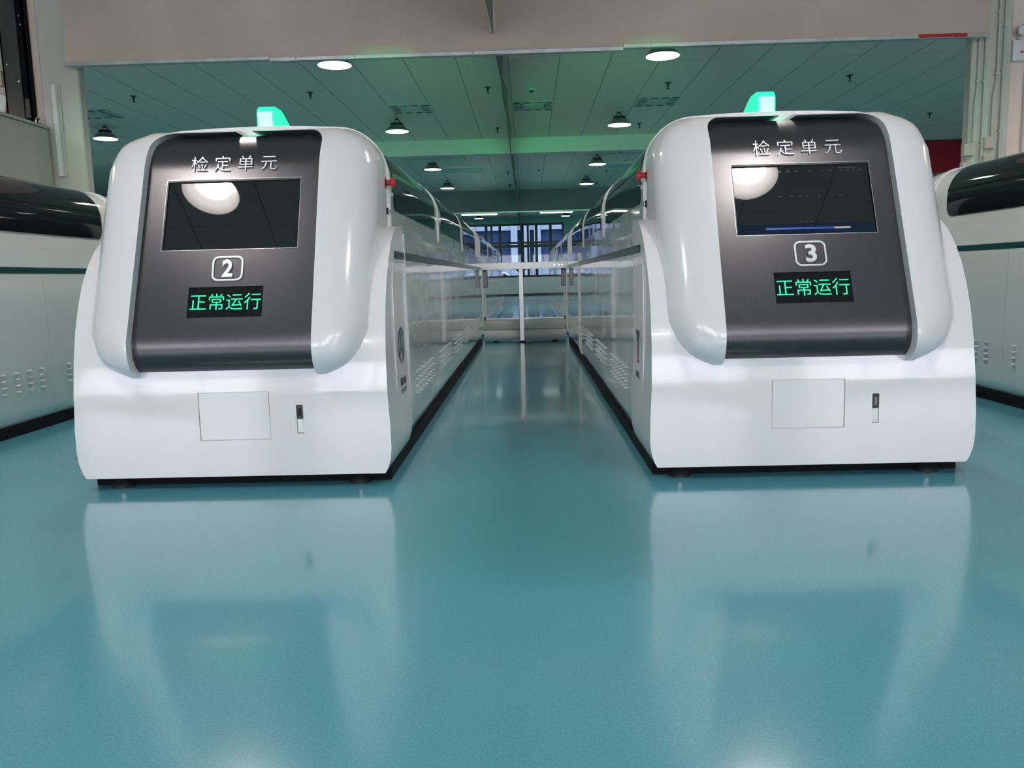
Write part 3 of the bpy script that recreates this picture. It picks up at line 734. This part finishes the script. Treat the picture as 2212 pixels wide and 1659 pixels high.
# ------------------------------------------------------------------ ceiling fittings
def make_sprinkler(loc, lab):
    t = thing('sprinkler', lab, 'sprinkler', loc, 'fire sprinklers on the ceiling')
    obj('escutcheon', add_lathe(BM(), [(.050, .0), (.045, -.006), (.014, -.012)], 20), 'steel', t)
    b = add_lathe(BM(), [(.016, -.010), (.016, -.045), (.009, -.05), (.007, -.085)], 10); obj('nozzle', b, 'steel', t)
    obj('deflector', add_lathe(BM(), [(.024, -.085), (.024, -.089)], 14), 'steel', t)
    return t
spr = [(-5.79, 12.44, 'at far left beside the green patch'), (-3.18, 12.55, 'above the beacon of the left front machine'), (-.53, 12.57, 'left of the grey strip, nearest the viewer'),
       (2.15, 12.63, 'above the air vent next to the right front machine'), (4.78, 12.51, 'above the head of the right front machine'), (-.51, 15.91, 'left of the hanging grey strip, just before the pale beam'), (2.16, 15.86, 'right of the lamp beside the right front machine'),
       (7.48, 15.70, 'above the red banner'), (-3.2, 15.9, 'behind the top of the left front machine'), (-.48, 18.71, 'left of the hanging grey strip, just beyond the pale beam'), (2.17, 18.94, 'right of centre, just beyond the pale beam'),
       (-.47, 22.43, 'left of the hanging grey strip, midway to the slate curtain'), (2.17, 22.4, 'right of centre, midway to the slate curtain'), (-.47, 25.5, 'left of the hanging grey strip, nearest the slate curtain'), (2.17, 25.5, 'right of centre, nearest the slate curtain')]
p = make_sprinkler((spr[0][0], spr[0][1], ZC), 'small dark ceiling sprinkler '+spr[0][2])
for x, y, l in spr[1:]: dup(p, (x, y, ZC), 'small dark ceiling sprinkler '+l)
def make_detector(loc, lab):
    t = thing('smoke_detector', lab, 'smoke detector', loc)
    obj('mount', add_lathe(BM(), [(.055, 0), (.055, -.02), (.045, -.028)], 20), 'vent', t); obj('sensor', add_lathe(BM(), [(.035, -.028), (.032, -.05), (.02, -.056)], 16), 'ventdark', t)
make_detector((.12, 12.75, ZC), 'round white smoke detector on the ceiling right of the hanging strip, before the beam')
make_detector((.35, 22.0, ZC), 'small smoke detector on the ceiling beyond the pale beam')
def make_vent(loc, lab):
    t = thing('ceiling_vent', lab, 'air vent', loc, 'square air conditioning vents in the ceiling')
    obj('frame', box(-.35, .35, -.35, .35, -.012, -.001, .004, 1), 'vent', t)
    g = BM()
    for sx in (-1, 1):
        for i in range(5):
            for j in range(4): add_box(g, sx*.24+(i-2)*.026-.007, sx*.24+(i-2)*.026+.007, (j-1.5)*.10-.03, (j-1.5)*.10+.03, -.0145, -.0125)
    obj('grille_holes', g, 'ventdark', t)
    obj('centre_plate', box(-.14, .14, -.13, .13, -.022, -.012, .004, 1), 'vent', t)
    for sy in (-1, 1):
        for x in (-.26, -.09, .09, .26): obj('air_slot', box(x-.055, x+.055, sy*.28-.03, sy*.28+.03, -.0145, -.0125), 'ventdark', t)
    return t
p = make_vent((-1.86, 13.93, ZC), 'ceiling air vent left of the hanging grey strip')
dup(p, (.15, 13.98, ZC), 'ceiling air vent just right of the hanging grey strip')
dup(p, (2.19, 13.92, ZC), 'ceiling air vent beside the rounded head of the right front machine')
dup(p, (-7.0, 13.6, ZC), 'ceiling air vent at far left beside the column')
for x0, x1, y0, y1, l in ((-2.80, -1.45, 19.2, 19.75, 'rectangular ceiling hatch left of centre, the nearer one'), (-2.2, -1.2, 21.2, 22.3, 'rectangular ceiling hatch left of centre, the farther one'), (1.9, 3.3, 19.0, 19.5, 'rectangular ceiling hatch right of centre, the nearer one'), (1.9, 3.3, 21.2, 22.2, 'rectangular ceiling hatch right of centre, the farther one')):
    t = thing('ceiling_hatch', l, 'hatch', ((x0+x1)/2, (y0+y1)/2, ZC), 'access hatches in the ceiling')
    a, b = (x1-x0)/2, (y1-y0)/2
    obj('cover', box(-a, a, -b, b, -.02, -.001, .003, 1), 'vent', t)
    g = BM(); add_box(g, -a-.03, a+.03, -b-.03, -b, -.035, -.001); add_box(g, -a-.03, a+.03, b, b+.03, -.035, -.001); add_box(g, -a-.03, -a, -b, b, -.035, -.001); add_box(g, a, a+.03, -b, b, -.035, -.001)
    obj('hatch_frame', g, 'beam', t)
t = thing('banner', 'plain red banner hung below the pale beam at right', 'banner', (9.6, 17.06, 2.74))
obj('cloth', cloth_strip((-1.9, 0, 0), (1.9, 0, 0), 0, .66, 40, 4, .02, 21), 'banner', t); obj('top_batten', box(-1.92, 1.92, -.012, .03, .655, .675), 'steel', t)
for s in (-1, 1): obj('hanger', add_tube(BM(), [(s*1.8, .04, .665), (s*1.8, .045, .72)], .006, 6), 'steel', t)

# ------------------------------------------------------------------ left of the opening: post, switch box, notice, cabinet, trunking
t = thing('wall_trunking', 'short white plastic trunking fixed upright on the pale green column', 'trunking', (-4.53, 8.1, 1.98))
obj('channel', box(-.035, .035, -.03, -.001, 0, .87, .004, 2), 'conduit', t); obj('lid', box(-.020, .020, -.036, -.03, .004, .866, .002, 1), 'trim', t); obj('side_wing', box(.035, .052, -.018, -.001, 0, .87, .002, 1), 'conduit', t)
t = thing('steel_post', 'dark steel channel post standing against the wall behind the grey cabinet', 'post', (-4.90, 8.12, 0))
bm = BM(); add_box(bm, -.12, .05, -.02, -.008, 0, ZC-.005); add_box(bm, -.12, -.105, -.02, .08, 0, ZC-.005); obj('channel', bm, 'steel', t)
bm = BM(); add_box(bm, .05, .11, .0, .02, 0, ZC-.005); add_box(bm, .095, .11, .0, .09, 0, ZC-.005); obj('rear_flange', bm, 'plinth', t)
for z, x in ((3.05, -.07), (2.89, .03), (3.5, .075), (3.42, .085)): obj('bolt_head', add_lathe(BM(), [(.011, 0), (.008, .01)], 10, Matrix.Translation((x, -.02 if x < .05 else 0, z)) @ Matrix.Rotation(PI/2, 4, 'X')), 'chrome', t)
obj('hinge_plate', box(.055, .105, -.012, 0, 2.55, 2.73, .003, 1), 'steel', t)
bm = BM(); add_tube(bm, [(-.155, .02, 3.05), (-.155, .02, ZC-.005)], .012, 8); obj('side_conduit', bm, 'conduit', t)
t = thing('switch_box', 'small white switch box on the pink wall left of the steel post', 'switch box', (-5.15, 8.22, 2.93))
obj('housing', box(-.07, .07, -.06, -.001, -.06, .09, .006, 2), 'box', t)
for k in (-1, 0, 1): obj('gland', add_lathe(BM(), [(.010, .09), (.010, .12)], 10, Matrix.Translation((k*.04, -.03, 0))), 'chrome', t)
obj('rocker', box(-.02, .05, -.066, -.06, .01, .03, .002, 1), 'black', t)
t = thing('wall_notice', 'tilted white notice board on the wall above the grey cabinet', 'notice', (-5.16, 8.2, 2.72)); t.rotation_euler = (0, .35, 0)
obj('backing', box(-.14, .09, -.012, .0, -.12, .10, .003, 1), 'galv', t); obj('sheet', box(-.125, .075, -.015, -.012, -.105, .085), 'trim', t)
t = thing('electrical_cabinet', 'tall grey electrical cabinet behind the left-hand machine', 'cabinet', (-5.05, 7.55, 0))
obj('carcass', box(-.45, .45, -.50, .50, 0, 2.42, .004, 1), 'cabinet', t)
obj('top_cap', box(-.46, .46, -.51, .51, 2.425, 2.455, .004, 1), 'cabinet', t)
obj('side_cover', box(.45, .458, -.44, .46, .10, 2.39, .003, 1), 'cabinet', t)
d = obj('door', box(-.44, .44, -.52, -.50, .05, 2.40, .004, 1), 'cabinet', t); obj('door_handle', box(.34, .37, -.545, -.52, 1.1, 1.3, .005, 2), 'black', d)
e = BM(); pts = [(.40+.0*math.cos(a), .42+.035*math.cos(a), 2.49+.035*math.sin(a)) for a in [2*PI*k/16 for k in range(17)]]; add_tube(e, pts, .008, 8); obj('lifting_eye', e, 'chrome', t)

# ------------------------------------------------------------------ right column: conduits and junction boxes, emergency light
def conduit(lab, x, z0, z1, boxes=(), kink=0):
    t = thing('conduit', lab, 'conduit', (x, 8.1, z0), 'upright conduits on the right column')
    pts = [(0, -.022, 0), (0, -.022, .35), (kink, -.022, .50), (kink, -.022, z1-z0)]
    obj('pipe', add_tube(BM(), pts, .0125, 10), 'conduit', t)
    cl = BM()
    for z in (.55, 1.1, 1.5):
        if z < z1-z0: add_box(cl, kink-.022, kink+.022, -.036, -.001, z, z+.02, .002, 1)
    obj('pipe_clips', cl, 'conduit', t)
    return t
conduit('first conduit from the left on the right column, bent above its junction boxes', 4.270, 2.06, 3.69, kink=.018)
conduit('second conduit from the left on the right column', 4.350, 1.5, 3.69)
conduit('third conduit from the left on the right column, bent above its junction boxes', 4.440, 2.12, 3.69, kink=.025)
conduit('fourth conduit from the left on the right column', 4.520, 1.6, 3.69)
for x, z, l in ((4.220, 1.985, 'upper beige junction box on the left edge of the right column'), (4.215, 1.82, 'lower beige junction box on the left edge of the right column'),
                (4.410, 2.045, 'upper beige junction box in the middle of the right column'), (4.405, 1.875, 'lower beige junction box in the middle of the right column')):
    t = thing('junction_box', l, 'junction box', (x, 8.1, z), 'junction boxes on the right column')
    obj('housing', box(-.055, .035, -.055, -.001, -.055, .055, .005, 2), 'box', t); obj('lid', box(-.05, .030, -.060, -.055, -.05, .05, .002, 1), 'box', t)
    obj('coupling', add_lathe(BM(), [(.018, 0), (.018, .115)], 12, Matrix.Translation((.052, -.025, -.0575))), 'conduit', t)
t = thing('emergency_light', 'white emergency light box with twin lamp heads on the wall at upper right', 'emergency light', (4.80, 8.22, 2.90))
obj('battery_box', box(-.16, .16, -.07, -.001, -.09, .10, .008, 2), 'trim', t)
for s in (-1, 1):
    h = obj('lamp_head', add_lathe(BM(), [(.02, 0), (.045, .03), (.05, .07)], 20, Matrix.Translation((s*.09, -.03, .18)) @ Matrix.Rotation(PI/2, 4, 'X')), 'chrome', t)
    obj('lens', add_lathe(BM(), [(.044, .068), (.044, .072)], 20, Matrix.Translation((s*.09, -.03, .18)) @ Matrix.Rotation(PI/2, 4, 'X')), 'trim', h)
    obj('neck', add_tube(BM(), [(s*.09, -.03, .10), (s*.09, -.03, .15)], .012, 8), 'conduit', t)
for a, c_, m_ in ((-.09, 'indicator', 'red'), (-.055, 'indicator', 'orange'), (-.02, 'indicator', 'green')): obj(c_, box(a, a+.028, -.073, -.07, -.018, -.002), m_, t)
t = thing('wall_conduit', 'thin grey pipe running down the wall under the emergency light', 'conduit', (4.80, 8.2, 0))
obj('pipe', add_tube(BM(), [(0, 0, 0), (0, 0, 2.80)], .010, 8), 'conduit', t)

# ------------------------------------------------------------------ outside the far window
struct('ground', box(-60, 60, YF+.3, 140, -.3, -.15), 'pave')
T = thing('office_building', 'blue glass building with pale piers seen through the far window', 'building', (0, 75, -.15))
obj('facade', box(-40, 40, 0, 8, 0, 14), 'blueglass', T)
for x, w in ((-9.6, 1.2), (-5.2, .5), (-1.45, .6), (-.55, .8), (.65, .6), (4.4, .5), (9.5, 1.2)): obj('pier', box(x, x+w, -.6, 0, 0, 14), 'pale', T)
obj('floor_band', box(-40, 40, -.35, 0, 5.2, 5.9), 'pale', T)
obj('entrance_band', box(-40, 40, -.4, 0, .0, 1.9), 'pale', T)
def car(x, y, lab, s=1):
    T = thing('parked_car', lab, 'car', (x, y, -.15), 'cars parked in the street beyond the far window')
    body = [(-2.2, .25), (-2.2, .75), (-1.5, .85), (-.9, 1.35), (.8, 1.38), (1.5, .9), (2.15, .8), (2.2, .25)]
    bm = prism(body, -.85, .85, 'Y'); bmesh.ops.bevel(bm, geom=bm.edges[:], offset=.05, segments=2, affect='EDGES'); obj('car_body', bm, 'car_white', T)
    obj('side_window', prism([(-1.3, .88), (-.85, 1.28), (.75, 1.30), (1.3, .92)], -.86, .86, 'Y'), 'car_glass', T)
    for wx in (-1.35, 1.35):
        for wy in (-.75, .75): obj('wheel', add_lathe(BM(), [(.32, -.1), (.32, .1)], 20, Matrix.Translation((wx, wy, .32)) @ Matrix.Rotation(PI/2, 4, 'X')), 'rubber', T)
car(-2.4, 60, 'white car parked in the street, left one'); car(2.9, 61, 'white car parked in the street, right one')
